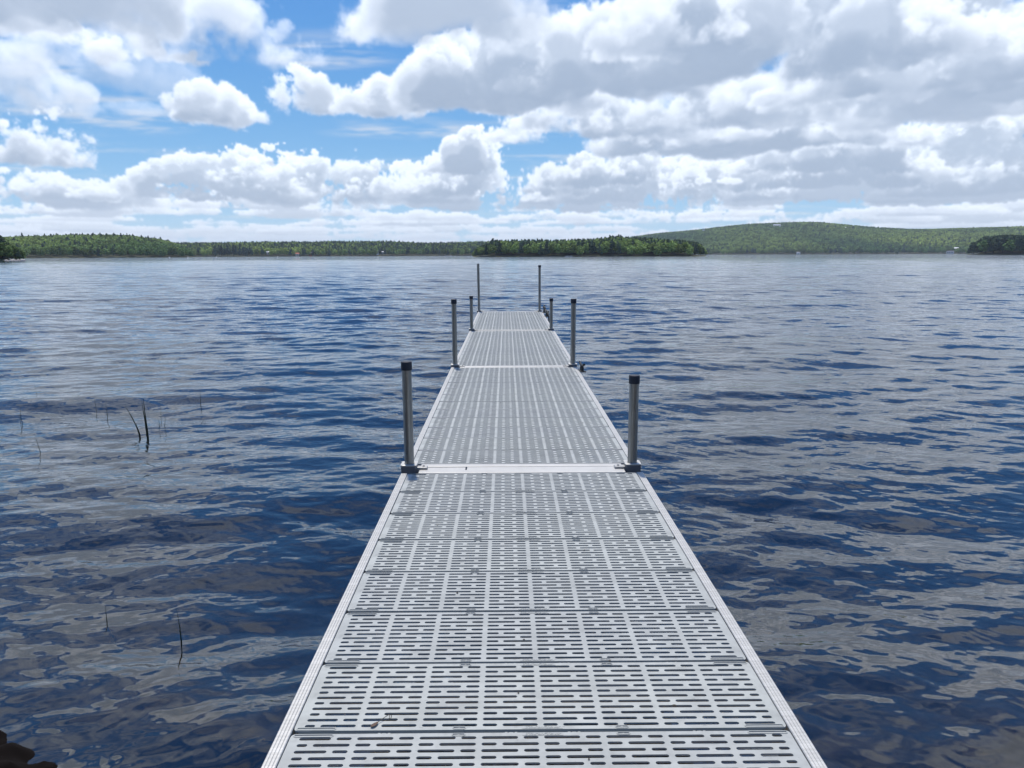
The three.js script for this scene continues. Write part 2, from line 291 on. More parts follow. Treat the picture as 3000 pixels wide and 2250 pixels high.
// the shallows are clear enough to show the brown bed; the water takes up light with depth
const waterNear = new THREE.MeshPhysicalMaterial({ color: RGB(1, 1, 1), roughness: 0.0, normalMap: tiny, ior: 1.75, transmission: 1, thickness: 1, attenuationColor: RGB(0.33, 0.335, 0.33), attenuationDistance: 0.85 });
{
  const pos = [], uv = [], idx = [], nx = 60, nz = 50;
  for (let i = 0; i <= nz; i++) for (let j = 0; j <= nx; j++) { const x = (j / nx - 0.5) * 80, z = 4 - Math.pow(i / nz, 1.5) * 60, out = Math.max(0, 1.9 - z); pos.push(x, -0.05 - 0.10 * out - 0.07 * Math.pow(out, 1.15) * (0.6 + 0.8 * tap(valueTile, x * 0.5 + 9, 3, z * 0.5)) + 0.2 * (tap(valueTile, x * 1.7, 6, z * 1.7) - 0.5), z); uv.push(x, z); }
  for (let i = 0; i < nz; i++) for (let j = 0; j < nx; j++) { const a = i * (nx + 1) + j, b = a + 1, c = a + nx + 1, d = c + 1; idx.push(a, b, c, b, d, c); }
  const g = new THREE.BufferGeometry(); g.setAttribute('position', new THREE.Float32BufferAttribute(pos, 3)); g.setAttribute('uv', new THREE.Float32BufferAttribute(uv, 2)); g.setIndex(idx); g.computeVertexNormals();
  const mud = mapOf(512, (u, v) => { const n = 0.5 * vn(u, v, 16, 2) + 0.3 * vn(u, v, 48, 12) + 0.2 * vn(u, v, 112, 40), m = 0.38 + 0.6 * n; return [m, m * 0.86, m * 0.66]; }); mud.repeat.set(0.3, 0.3);
  // a dark weedy hump that breaks the surface where the dock leaves the shore
  const hump = new THREE.PlaneGeometry(3.2, 1.6, 200, 100).rotateX(-Math.PI / 2), hp = hump.attributes.position;
  for (let i = 0; i < hp.count; i++) { const x = hp.getX(i), z = hp.getZ(i), e = 1 - (x / 1.5) ** 2 - (z / 0.72) ** 2; hp.setY(i, -0.36 + 0.425 * smooth(-0.2, 1, e) + 0.16 * (tap(valueTile, x * 14 + 40, 3, z * 14 + 40) - 0.5) + 0.07 * (tap(valueTile, x * 50 + 40, 9, z * 50 + 40) - 0.5) + 0.03 * (tap(valueTile, x * 140 + 40, 9, z * 140 + 40) - 0.5)); }
  hump.rotateY(-0.28); hump.translate(-1.95, 0, -1.93); hump.computeVertexNormals();
  structure('mud_bank', hump, new THREE.MeshPhysicalMaterial({ specularIntensity: 0.15, color: RGB(0.006, 0.0048, 0.0046), roughness: 1 }));
  structure('lake_bed', g, new THREE.MeshStandardMaterial({ map: mud, roughness: 1 }));
}
const mid = rippleMap(1024, 9, [[30, 0.09, 0.22, 0.022, 95], [30, 0.22, 0.6, 0.036, 70]], 91, 1);
const far = rippleMap(1024, 61, [[30, 0.3, 1.0, 0.042, 60], [30, 1.0, 4, 0.034, 45]], 92, 1.0);
const waterMid = new THREE.MeshPhysicalMaterial({ ...waterLook, roughness: 0.04, normalMap: mid });
const waterFar = new THREE.MeshPhysicalMaterial({ ...waterLook, roughness: 0.03, normalMap: far });
structure('lake_water', waterSheet(1.2, 16, 0.012, 0.0040, -62 * DEG, 62 * DEG, 0.0034, 1 / 2.7), waterNear);
structure('lake_water', waterSheet(16, 300, 0.06, 0.0045, -62 * DEG, 62 * DEG, 0.004, 1 / 9), waterMid);
structure('lake_water', waterSheet(300, 5200, 1, 0.03, -62 * DEG, 62 * DEG, 0.02, 1 / 61), waterFar);
structure('lake_water', waterSheet(1.2, 5200, 0.5, 0.12, 62 * DEG, 298 * DEG, 0.06, 1 / 9), waterMid);
console.log('water', Date.now() - T0, 'ms');

// ------------------------------------------------------------------ the dock
const DECK = 0.5, RISE = 0.0013;                          // deck height above the lake, and its slight climb along its length
const deckY = Z => DECK + RISE * Z;
const dirt = mapOf(512, (u, v) => { const a = 0.5 * vn(u, v, 16, 3) + 0.3 * vn(u, v, 32, 9) + 0.2 * vn(u, v, 64, 21), s = Math.pow(vn(u, v, 112, 33), 3), d = vn(u, v, 128, 50) > 0.93 ? -0.16 : 0; const m = 0.86 + 0.15 * (a - 0.5) - 0.05 * s + d - 0.035 * smooth(0.66, 0.8, vn(u, v, 16, 44) * 0.7 + 0.3 * vn(u, v, 48, 58)); return [m * 0.985, m, m * 0.985]; });
dirt.repeat.set(1.13, 1.13);
const brushed = mapOf(512, (u, v) => { const s = 0.5 * tap(valueTile, u * 64, v * 1024, 7) + 0.3 * tap(valueTile, u * 128, v * 2048, 17) + 0.2 * vn(u, v, 32, 5), m = 0.86 + 0.2 * (s - 0.5); return [m, m, m * 0.99]; });
const weathered = mapOf(512, (u, v) => { const a = 0.4 * vn(u, v, 16, 13) + 0.35 * vn(u, v, 48, 31) + 0.25 * vn(u, v, 112, 47), sc = tap(valueTile, u * 256, v * 2048, 5) > 0.86 && vn(u, v, 16, 60) > 0.55 ? 0.16 : 0, m = 0.74 + 0.42 * (a - 0.5) + sc; return [m, m, m * 0.985]; }); weathered.repeat.set(1, 3);
const M = {
  panel: [0.465, 0.48, 0.47, 0.49].map((c, i) => new THREE.MeshStandardMaterial({ color: RGB(c * 0.965, c, c * (1.02 - 0.015 * (i % 2))), map: dirt, roughness: 0.55 })),
  alu: new THREE.MeshStandardMaterial({ color: RGB(0.66, 0.665, 0.66), map: brushed, metalness: 0.5, roughness: 0.5 }),
  dullAlu: new THREE.MeshStandardMaterial({ color: RGB(0.55, 0.56, 0.57), map: brushed, metalness: 0.7, roughness: 0.5 }),
  pipe: new THREE.MeshStandardMaterial({ color: RGB(0.52, 0.535, 0.545), map: weathered, metalness: 0.8, roughness: 0.36 }),
  cap: new THREE.MeshStandardMaterial({ color: RGB(0.010, 0.017, 0.034), roughness: 0.6 }),
  bracket: new THREE.MeshStandardMaterial({ color: RGB(0.15, 0.16, 0.18), metalness: 0.5, roughness: 0.5 }),
  pocket: new THREE.MeshStandardMaterial({ color: RGB(0.36, 0.375, 0.38), roughness: 0.7 }),
  iron: new THREE.MeshStandardMaterial({ color: RGB(0.02, 0.024, 0.026), metalness: 0.3, roughness: 0.5 }),
};
const HALF = 0.575, OUT = 0.61;
const font = await new FontLoader().loadAsync('fonts/droid/droid_sans_bold.typeface.json');

function slot(cx, cz, len, wid, seg) {                    // a rounded slot as a hole
  const p = new THREE.Path(), r = wid / 2, a = Math.max(0, len / 2 - r), pts = [];
  for (let i = 0; i <= seg; i++) { const t = -Math.PI / 2 + Math.PI * i / seg; pts.push(new THREE.Vector2(cx + a + r * Math.cos(t), cz + r * Math.sin(t))); }
  for (let i = 0; i <= seg; i++) { const t = Math.PI / 2 + Math.PI * i / seg; pts.push(new THREE.Vector2(cx - a + r * Math.cos(t), cz + r * Math.sin(t))); }
  p.setFromPoints(pts); return p;
}
// one moulded deck panel: eight columns of twelve rows, a long and a short slot that change places from row to row
function panelGeometry(depth, seg, pockets, skin) {
  const s = new THREE.Shape(), d = depth / 2, c = 0.012;
  s.moveTo(-HALF + c, -d); s.lineTo(HALF - c, -d); s.quadraticCurveTo(HALF, -d, HALF, -d + c); s.lineTo(HALF, d - c); s.quadraticCurveTo(HALF, d, HALF - c, d); s.lineTo(-HALF + c, d); s.quadraticCurveTo(-HALF, d, -HALF, d - c); s.lineTo(-HALF, -d + c); s.quadraticCurveTo(-HALF, -d, -HALF + c, -d);
  const col = 0.1424, long = 0.083, short = 0.0345, gap = 0.0125, pitch = (depth - 0.036) / 11;
  for (let row = 0; row < 12; row++) for (let k = 0; k < 8; k++) {
    const x0 = (k - 4) * col + 0.0062, z = -d + 0.018 + row * pitch, A = row % 2 === 0;
    let a0 = x0, a1 = x0 + (A ? short : long), b0 = a1 + gap, b1 = b0 + (A ? long : short);
    if (k === 0) a0 += 0.0105; if (k === 7) b1 -= 0.0105;
    s.holes.push(slot((a0 + a1) / 2, z, a1 - a0, 0.0104, seg), slot((b0 + b1) / 2, z, b1 - b0, 0.0104, seg));
  }
  if (pockets) for (const e of [-1, 1]) { for (const q of [-1, 1]) s.holes.push(slot(q * (HALF - 0.052), e * (d - 0.0068), 0.088, 0.0066, seg)); for (const q of [-1, 1]) s.holes.push(slot(q * 0.19, e * (d - 0.0068), 0.027, 0.0062, seg)); }
  const g = new THREE.ExtrudeGeometry(s, { depth: skin, bevelEnabled: false, curveSegments: 3 });
  g.translate(0, 0, -skin); g.rotateX(-Math.PI / 2);    // the top lies at y = 0, shape y runs to -z
  return plain([g, ...[-1, 1].map(e => bx(2 * HALF - 0.024, 0.024, 0.0035, 0, -0.0162, e * (d - 0.0018))), ...[-1, 1].map(e => bx(0.0035, 0.024, depth - 0.024, e * (HALF - 0.0018), -0.0162, 0)), ...[-3, -2, -1, 0, 1, 2, 3].map(k => bx(0.003, 0.02, depth - 0.01, k * col, -0.0143, 0))]);
}
const pocketLong = bx(0.094, 0.002, 0.010, 0, -0.0020, 0), pocketShort = bx(0.030, 0.002, 0.009, 0, -0.0020, 0), pocketBar = bx(0.03, 0.001, 0.0022, 0, -0.0007, 0.001), pocketPeg = bx(0.004, 0.001, 0.005, 0, -0.0007, 0);
const rimShape = (len, wid) => { const s = new THREE.Shape(slot(0, 0, len + 0.005, wid + 0.0046, 5).getPoints()); s.holes.push(slot(0, 0, len, wid, 5)); return new THREE.ExtrudeGeometry(s, { depth: 0.0016, bevelEnabled: false }).rotateX(-Math.PI / 2); };
const rimLong = rimShape(0.088, 0.0066), rimShort = rimShape(0.027, 0.0062);
const tabGeo = plain([bx(0.006, 0.006, 0.0066, -0.0115), bx(0.006, 0.006, 0.0066, 0.0115), bx(0.010, 0.007, 0.0052, 0, 0, 0.0008)]);
const letters = (() => { const g = new TextGeometry('ThruFlow', { font, size: 0.0072, depth: 0.0007, curveSegments: 2 }); g.computeBoundingBox(); const w = g.boundingBox.max.x - g.boundingBox.min.x; g.translate(-w / 2, -0.0036, 0); g.applyMatrix4(new THREE.Matrix4().makeShear(0, 0, 0.35, 0, 0, 0)); g.scale(0.082 / w, 1, 1); return g.rotateX(-Math.PI / 2); })();
const letterPlate = bx(0.094, 0.0007, 0.0105);

// side rail: hollow section with three fine grooves along its top; lies along z
function railGeometry(len, width, height) {
  const s = new THREE.Shape(), w = width / 2, n = 4; s.moveTo(-w, -height); s.lineTo(-w, -0.002); s.lineTo(-w + 0.002, 0);
  for (let i = 1; i < n; i++) { const x = -w + width * i / n; s.lineTo(x - 0.0012, 0); s.lineTo(x, -0.0014); s.lineTo(x + 0.0012, 0); }
  s.lineTo(w - 0.002, 0); s.lineTo(w, -0.002); s.lineTo(w, -height); s.closePath();
  return new THREE.ExtrudeGeometry(s, { depth: len, bevelEnabled: false }).translate(0, 0, -len);
}
// section: [panel field from, to, frame from, frame to] in metres along the dock
const sections = [
  [0.105, 3.753, 0.05, 3.812, 'light grey slotted dock section with a dry seed twig lying on its panels'],
  [3.927, 7.385, 3.874, 7.437, 'dock section between the bracketed posts and the posts beside the single cleat'],
  [7.523, 11.02, 7.470, 11.072, 'dock section reaching from the posts by the single cleat to the next capped pair'],
  [11.168, 14.64, 11.118, 14.70, 'outermost dock section ending at the two tallest posts'],
];
const panelNear = panelGeometry(0.2925, 6, true, 0.0042), panelFar = panelGeometry(0.2815, 3, false, 0.0022);
const rv = rng(9);
sections.forEach(([p0, p1, f0, f1, label], si) => {
  const o = thing('dock_section', label, 'dock section', [0, deckY(f0), -f0], 0, 'sections of the dock, end to end');
  o.rotation.set(RISE + [0, 0.0006, -0.0007, 0.0005][si], [0, 0.0009, -0.0012, 0.0008][si], [0, -0.0015, 0.0012, -0.001][si]);
  const L = f1 - f0, n = 12, pitch = (p1 - p0) / n, notch = si === 0 ? 0 : 0.0;
  for (const q of [-1, 1]) part('side_rail', railGeometry(L - (si === 0 ? 0.062 : 0) - notch, 0.032, 0.11), M.alu, o).position.set(q * (OUT - 0.016), 0, 0);
  for (const [za, zb, nearEnd] of [[0, p0 - f0 - 0.004, 1], [p1 - f0 + 0.006, L, 0]]) {
    if (zb - za < 0.01) continue;
    const cut = (si === 0 ? !nearEnd : true) ? 0.085 : 0.034, w = (OUT - cut) * 2;
    part('end_rail', rbx(w, 0.10, zb - za, 0.003, 0, -0.0505, -(za + zb) / 2), M.alu, o);
  }
  for (let i = 0; i < n; i++) {
    const m = part('deck_panel', si === 0 ? panelNear : panelFar, M.panel[Math.floor(rv() * 4)], o);
    m.position.set((rv() - 0.5) * 0.002, -0.0015 + (rv() - 0.5) * 0.0012, -(p0 - f0 + (i + 0.5) * pitch)); m.rotation.y = (rv() - 0.5) * 0.0012;
    m.scale.z = si === 0 ? 1 : (pitch - 0.011) / 0.2815;
    if (si === 0) for (const e of [-1, 1]) {
      const z = e * (0.2925 / 2 - 0.0068);
      for (const q of [-1, 1]) { part('screw_pocket', pocketLong, m.material, m).position.set(q * (HALF - 0.052), 0, z); part('screw_pocket', pocketShort, m.material, m).position.set(q * 0.19, 0, z); for (const w of [0.034, 0.069]) part('pocket_bar', pocketBar, m.material, m).position.set(q * (HALF - w), 0, z); part('pocket_peg', pocketPeg, m.material, m).position.set(q * 0.19, 0, z); part('pocket_rim', rimLong, m.material, m).position.set(q * (HALF - 0.052), -0.0004, z); part('pocket_rim', rimShort, m.material, m).position.set(q * 0.19, -0.0004, z); }
      const t = part('raised_lettering', plain([letterPlate.clone(), letters.clone().translate(0, 0.0004, 0)]), m.material, m); t.position.set(0.004, 0.0004, z);
      if (e > 0) for (const x of [-0.363, -0.069, 0.077, 0.368]) part('spacer_tab', tabGeo, m.material, m).position.set(x, -0.006, -0.2925 / 2 - 0.0032);
    }
    if (si > 0) for (const e of [-1, 1]) { const z = e * (0.2815 / 2 - 0.0065); for (const [x, w] of [[-HALF + 0.052, 0.092], [HALF - 0.052, 0.092], [-0.19, 0.03], [0.19, 0.03]]) part('screw_pocket', bx(w, 0.001, 0.0085), M.pocket, m).position.set(x, 0.0004, z); }
  }
  // hollow cross beams that carry the panels
  for (const z of [0.9, 1.8, 2.7]) part('cross_beam', bx(2 * OUT - 0.07, 0.05, 0.04, 0, -0.056, -z), M.dullAlu, o);
  if (si === 0) {                                          // strips that close the gap to the next section
    part('joint_strip', rbx(0.20, 0.05, 0.055, 0.002, -0.39, -0.0285, -(3.843 - f0)), M.alu, o);
    part('joint_strip', rbx(0.79, 0.05, 0.055, 0.002, 0.112, -0.0275, -(3.843 - f0)), M.alu, o);
  }
});

// posts: pipe through a sleeve at the corner of a section, some with rubber caps
function post(x, Z, top, capH, opts) {
  const y0 = deckY(Z), o = thing('dock_post', opts.label, 'post', [x, -1.4, -Z], 0, 'posts along the dock'), r = 0.0242;
  const h = y0 + top + 1.4, lean = opts.lean || 0;
  o.rotation.z = lean;
  part('pipe', new THREE.LatheGeometry([[0.0001, 0], [r, 0], [r, h - 0.003], [r - 0.003, h], [r - 0.004, h - 0.02], [0.0001, h - 0.02]].map(p => new THREE.Vector2(...p)), 36), M.pipe, o);
  if (capH) part('cap', new THREE.LatheGeometry([[r + 0.0004, h - capH], [r + 0.0036, h - capH + 0.001], [r + 0.0036, h], [r + 0.0005, h + 0.0036], [0.0001, h + 0.004]].map(p => new THREE.Vector2(...p)), 36), M.cap, o);
  // sleeve
  const s = new THREE.Shape(), w = 0.040, c = 0.012; s.moveTo(-w + c, -w); s.lineTo(w - c, -w); s.quadraticCurveTo(w, -w, w, -w + c); s.lineTo(w, w - c); s.quadraticCurveTo(w, w, w - c, w); s.lineTo(-w + c, w); s.quadraticCurveTo(-w, w, -w, w - c); s.lineTo(-w, -w + c); s.quadraticCurveTo(-w, -w, -w + c, -w);
  const hole = new THREE.Path(); hole.absarc(0, 0, r + 0.0032, 0, Math.PI * 2, true); s.holes.push(hole);
  const sy = y0 + 1.4 + 0.026;
  const sleeve = part('sleeve', new THREE.ExtrudeGeometry(s, { depth: 0.17, bevelEnabled: false, curveSegments: 14 }).translate(0, 0, -0.1755).rotateX(-Math.PI / 2), M.bracket, o);
  sleeve.position.set(0, sy, 0);
  part('sleeve_rim', new THREE.ExtrudeGeometry(s, { depth: 0.005, bevelEnabled: true, bevelSize: 0.0015, bevelThickness: 0.0008, bevelSegments: 1, curveSegments: 14 }).translate(0, 0, -0.005).rotateX(-Math.PI / 2), M.alu, sleeve);
  const side = x < 0 ? 1 : -1;
  const lug = part('sleeve_lug', rbx(0.055, 0.03, 0.036, 0.004, side * 0.066, sy - 0.03, 0.006), M.dullAlu, o);
  part('bolt', new THREE.CylinderGeometry(0.006, 0.006, 0.006, 6).translate(side * 0.074, sy - 0.012, 0.006), M.dullAlu, lug);
  return o;
}
post(-0.571, 3.845, 0.553, 0.041, { label: 'capped metal post in the sleeve left of the foreground dock joint', lean: 0.004 });
post(0.567, 3.845, 0.478, 0.040, { label: 'shorter capped metal post in the sleeve right of the foreground dock joint', lean: -0.002 });
post(-0.571, 7.455, 0.655, 0.041, { label: 'capped metal post left of the joint that has one cleat at its right', lean: 0.004 });
post(0.567, 7.455, 0.655, 0.041, { label: 'capped metal post standing right beside the single dark cleat', lean: -0.003 });
post(-0.571, 11.095, 0.49, 0.040, { label: 'capped metal post on the left where the outermost section begins', lean: 0.003 });
post(0.567, 11.095, 0.452, 0.040, { label: 'capped metal post on the right where the outermost section begins', lean: -0.002 });
post(-0.571, 14.72, 0.905, 0, { label: 'tall bare metal post without cap at the outer end of the dock', lean: 0.012 });
post(0.567, 14.72, 0.87, 0.038, { label: 'tall capped metal post at the outer end of the dock', lean: 0.003 });

// cleats on the right rail
function cleat(Z, turn, label, scale = 1, x = 0.628) {
  const o = thing('dock_cleat', label, 'cleat', [x, deckY(Z) - 0.01, -Z], turn, 'cleats on the right rail'); o.scale.setScalar(scale);
  part('base_plate', rbx(0.055, 0.010, 0.13, 0.004, 0, 0.0102, 0), M.iron, o);
  for (const z of [-0.024, 0.024]) part('leg', new THREE.CylinderGeometry(0.010, 0.015, 0.05, 10).translate(0, 0.04, z), M.iron, o);
  const c = new THREE.CatmullRomCurve3([[0, 0.082, -0.10], [0, 0.070, -0.055], [0, 0.066, 0], [0, 0.070, 0.055], [0, 0.082, 0.10]].map(p => new THREE.Vector3(...p)));
  part('horn', new THREE.TubeGeometry(c, 16, 0.0105, 8), M.iron, o);
  return o;
}
cleat(7.15, 0.12, 'dark dock cleat on the rail beside a capped post, just before its joint', 1, 0.632);
cleat(13.5, 0.2, 'dark cleat on the outermost right rail with a rope end hanging from it', 1.25, 0.634);
cleat(14.4, 0.1, 'dark cleat on the rail close to the tall capped end post', 1.25, 0.634);
{
  const o = thing('mooring_rope', 'dark rope looped between the two cleats near the dock end', 'rope', [0.634, deckY(13.5), -13.5]);
  const c = new THREE.CatmullRomCurve3([[0.012, 0.085, 0.12], [0.022, 0.02, 0.19], [0.03, -0.08, 0.2], [0.028, -0.02, 0.12], [0.02, 0.075, 0.03], [-0.006, 0.10, -0.02], [0.012, 0.09, -0.1], [0.02, 0.03, -0.4], [0.016, 0.025, -0.62], [0.012, 0.09, -0.82], [-0.012, 0.12, -0.9], [0.012, 0.13, -0.98], [0.0, 0.085, -0.88]].map(p => new THREE.Vector3(...p)));
  part('line', new THREE.TubeGeometry(c, 90, 0.012, 6), M.iron, o);
}
// the twig with a winged seed
{
  const o = thing('dry_twig', 'brown dry twig with a winged seed on the slotted deck', 'twig', [-0.392, deckY(1.66), -1.652]); o.scale.setScalar(0.7);
  const br = new THREE.MeshStandardMaterial({ color: RGB(0.085, 0.055, 0.04), roughness: 0.85 }), gr = new THREE.MeshStandardMaterial({ color: RGB(0.055, 0.05, 0.04), roughness: 0.85 });
  const w = new THREE.Shape(); w.moveTo(0, 0); w.bezierCurveTo(0.006, 0.006, 0.02, 0.010, 0.030, 0.005); w.bezierCurveTo(0.034, 0.002, 0.034, -0.004, 0.028, -0.006); w.bezierCurveTo(0.018, -0.008, 0.006, -0.004, 0, 0);
  const wing = part('seed_wing', new THREE.ExtrudeGeometry(w, { depth: 0.0012, bevelEnabled: true, bevelSize: 0.0006, bevelThickness: 0.0006, bevelSegments: 1 }).rotateX(-Math.PI / 2).rotateY(Math.PI + 0.95), br, o); wing.position.set(0.014, 0.004, -0.008);
  const tube = pts => new THREE.TubeGeometry(new THREE.CatmullRomCurve3(pts.map(p => new THREE.Vector3(...p))), 10, 0.0012, 5);
  part('stem', tube([[0.012, 0.004, -0.006], [0.028, 0.007, -0.024], [0.046, 0.010, -0.042]]), gr, o);
  part('prong', tube([[0.046, 0.010, -0.042], [0.049, 0.005, -0.032], [0.048, 0.0015, -0.024]]), gr, o);
  part('prong', tube([[0.044, 0.010, -0.041], [0.054, 0.008, -0.038], [0.053, 0.0015, -0.028]]), gr, o);
}
// crumbs of bark and leaf on the panels
{
  const k = rng(61), g = new THREE.IcosahedronGeometry(0.004, 0), m = new THREE.MeshStandardMaterial({ color: RGB(0.05, 0.045, 0.035), roughness: 0.9 });
  const spots = [[0.06, 1.47], [0.10, 1.52], [-0.03, 2.05], [0.33, 1.72], [-0.24, 2.36], [0.42, 4.9], [0.30, 6.9], [-0.12, 5.6], [0.2, 1.93], [-0.05, 1.78], [0.21, 2.72], [-0.36, 3.0]];
  for (const [x, Z] of spots) { const t = thing('leaf_crumb', 'tiny dark crumb of dry leaf on the grey panels', 'debris', [x, deckY(Z) + 0.0008, -Z], k() * 6, 'leaf crumbs on the deck'); part('crumb', g, m, t).scale.set(0.7 + k() * 0.8, 0.35, 0.5 + k() * 0.5); }
}

// ------------------------------------------------------------------ far shores
// each shore: water's edge and ridge distance in metres, and the height of its tree tops against azimuth as degrees above eye level
const EYE = 1.59;
function profile(list, a) { if (a <= list[0][0]) return list[0][1]; for (let i = 1; i < list.length; i++) if (a <= list[i][0]) { const p = list[i - 1], q = list[i]; return lerp(p[1], q[1], (a - p[0]) / (q[0] - p[0])); } return list[list.length - 1][1]; }
const shores = {
  left: { r0: 930, r1: 1240, back: 250, tree: 10, line: [[-70, 1.0], [-55, 1.1], [-45, 1.2], [-36.12, 1.03], [-32.58, 1.2], [-29.96, 1.33], [-28.6, 1.39], [-26.85, 1.4], [-25.68, 1.37], [-24.59, 1.22], [-23.75, 1.12], [-23.28, 0.98], [-22.52, 0.76], [-22.1, 0.5], [-21.8, 0.1]] },
  middle: { r0: 1350, r1: 1700, back: 250, tree: 13, line: [[-26, 0.8], [-22.72, 0.89], [-21.01, 0.88], [-18.81, 0.93], [-16.55, 0.98], [-11.87, 1.01], [-10.43, 1.01], [-8.48, 1.03], [-5.71, 0.9], [-3.68, 0.95], [-2.11, 0.99], [0.44, 0.99], [4, 0.9], [9, 0.6]] },
  point: { r0: 630, r1: 700, back: 60, tree: 10, line: [[-2.44, 0.1], [-2.11, 0.5], [-1.21, 0.8], [-1.06, 1.0], [1.44, 1.04], [3.19, 1.0], [6, 1.08], [7.68, 1.22], [8.24, 1.26], [9.34, 1.16], [10.82, 1.1], [12.75, 0.92], [13.83, 0.75], [14.24, 0.4], [14.4, 0.15]] },
  hill: { r0: 2080, r1: 3150, back: 500, tree: 14, line: [[2, 0.6], [5.43, 0.82], [7.9, 1.1], [10.86, 1.49], [12.73, 1.64], [14.33, 1.79], [15.91, 1.98], [17.44, 2.1], [18.98, 2.15], [20.48, 2.17], [21.96, 2.12], [22.93, 2.01], [24.37, 1.85], [25.78, 1.71], [27.14, 1.6], [28.47, 1.56], [30.21, 1.59], [31.87, 1.6], [33.57, 1.62], [36.94, 1.48], [48, 1.3], [65, 1.0]] },
  cape: { r0: 900, r1: 960, back: 60, tree: 14, line: [[30.72, 0.13], [30.87, 0.6], [31.14, 0.62], [31.5, 0.93], [32.57, 1.02], [33.63, 1], [36.98, 0.99], [60, 0.9]] },
  headland: { r0: 330, r1: 345, back: 30, tree: 6.5, line: [[-70, 1.2], [-36.1, 1.23], [-32.7, 1.26], [-32.5, 0.9], [-32.3, 0.7], [-32.0, 0.5], [-31.7, 0.25], [-31.6, 0.05]] },
};
const ground = new THREE.MeshStandardMaterial({ color: RGB(0.055, 0.062, 0.03), roughness: 1 });
const bankEarth = new THREE.MeshStandardMaterial({ color: RGB(0.20, 0.17, 0.13), roughness: 1 });
function groundAt(s, az, r) {                               // height of the land, trees not counted
  const top = Math.max(0.6, Math.tan(profile(s.line, az) * DEG) * s.r1 + EYE - s.tree), t = clamp((r - s.r0) / (s.r1 - s.r0), 0, 1);
  const bumps = (tap(valueTile, az * 3.1 + 50, r * 0.012, 3) - 0.5) * Math.min(4, top * 0.15);
  const rise = 0.5 * smooth(0, 0.02, t) + (top - 0.5) * (t * 0.55 + 0.45 * smooth(0, 1, t));
  return r > s.r1 ? top - (r - s.r1) * 0.04 : r < s.r0 ? -1 : rise + bumps * smooth(0.05, 0.3, t);
}
for (const [key, s] of Object.entries(shores)) {
  const a0 = s.line[0][0], a1 = s.line[s.line.length - 1][0], nA = Math.max(30, Math.round((a1 - a0) * 4)), nR = 26, pos = [], idx = [];
  for (let i = 0; i <= nR; i++) for (let j = 0; j <= nA; j++) { const az = lerp(a0, a1, j / nA), wob = 12 * (tap(valueTile, az * 9, 4, s.r0 * 0.01) - 0.5) * (s.r0 / 900), r = i === 0 ? s.r0 - 6 : lerp(s.r0 - 1, s.r1 + s.back, (i - 1) / (nR - 1)); pos.push(Math.sin(az * DEG) * (r + (i < 3 ? wob : 0)), i === 0 ? -1.5 : i === 1 ? -0.4 : groundAt(s, az, r), -Math.cos(az * DEG) * (r + (i < 3 ? wob : 0))); }
  for (let i = 0; i < nR; i++) for (let j = 0; j < nA; j++) { const a = i * (nA + 1) + j, b = a + 1, c = a + nA + 1, d = c + 1; idx.push(a, b, c, b, d, c); }
  const g = new THREE.BufferGeometry(); g.setAttribute('position', new THREE.Float32BufferAttribute(pos, 3)); g.setIndex(idx); g.computeVertexNormals();
  structure('hill', g, ground);
}
const onShore = (s, az, r, dy = 0) => [Math.sin(az * DEG) * r, groundAt(s, az, r) + dy, -Math.cos(az * DEG) * r];

// trees: a tapered trunk with limbs, and a crown of many small leaf clumps with gaps between them
function clumps(list, seed, tris) {                          // list of [x, y, z, rx, ry, rz, count, size]
  const r = rng(seed), pos = [], nor = [], v = new THREE.Vector3(), a = new THREE.Vector3(), b = new THREE.Vector3(), n = new THREE.Vector3();
  for (const [cx, cy, cz, rx, ry, rz, count, size] of list) for (let i = 0; i < count; i++) {
    do v.set(r() * 2 - 1, r() * 2 - 1, r() * 2 - 1); while (v.lengthSq() > 1 || v.lengthSq() < 0.12);
    const out = v.clone().normalize(); v.lerp(out, 0.45);
    const q = size * (0.6 + 0.8 * r());
    n.set(r() - 0.5, r() - 0.3, r() - 0.5).normalize().addScaledVector(out, 0.9).normalize();
    a.set(r() - 0.5, r() - 0.5, r() - 0.5).cross(n).normalize(); b.crossVectors(n, a);
    const c = [cx + v.x * rx, cy + v.y * ry, cz + v.z * rz], k = 4 + (r() * 2 | 0), ring = [];
    for (let j = 0; j < k; j++) { const t = j / k * 6.283 + r() * 0.7, m = q * (0.55 + 0.6 * r()); ring.push([c[0] + (a.x * Math.cos(t) + b.x * Math.sin(t)) * m + n.x * q * 0.2 * (r() - 0.5), c[1] + (a.y * Math.cos(t) + b.y * Math.sin(t)) * m + n.y * q * 0.2 * (r() - 0.5), c[2] + (a.z * Math.cos(t) + b.z * Math.sin(t)) * m]); }
    for (let j = 1; j < k - 1; j++) { pos.push(...ring[0], ...ring[j], ...ring[j + 1]); for (let w = 0; w < 3; w++) nor.push(n.x, n.y, n.z); }
  }
  const g = new THREE.BufferGeometry(); g.setAttribute('position', new THREE.Float32BufferAttribute(pos, 3)); g.setAttribute('normal', new THREE.Float32BufferAttribute(nor, 3)); return g;
}
function limb(p, q, r0, r1, seg = 5) { const a = new THREE.Vector3(...p), b = new THREE.Vector3(...q), d = b.clone().sub(a), g = new THREE.CylinderGeometry(r1, r0, d.length(), seg, 1, true).translate(0, d.length() / 2, 0); g.applyQuaternion(new THREE.Quaternion().setFromUnitVectors(new THREE.Vector3(0, 1, 0), d.normalize())); g.translate(...p); return g; }
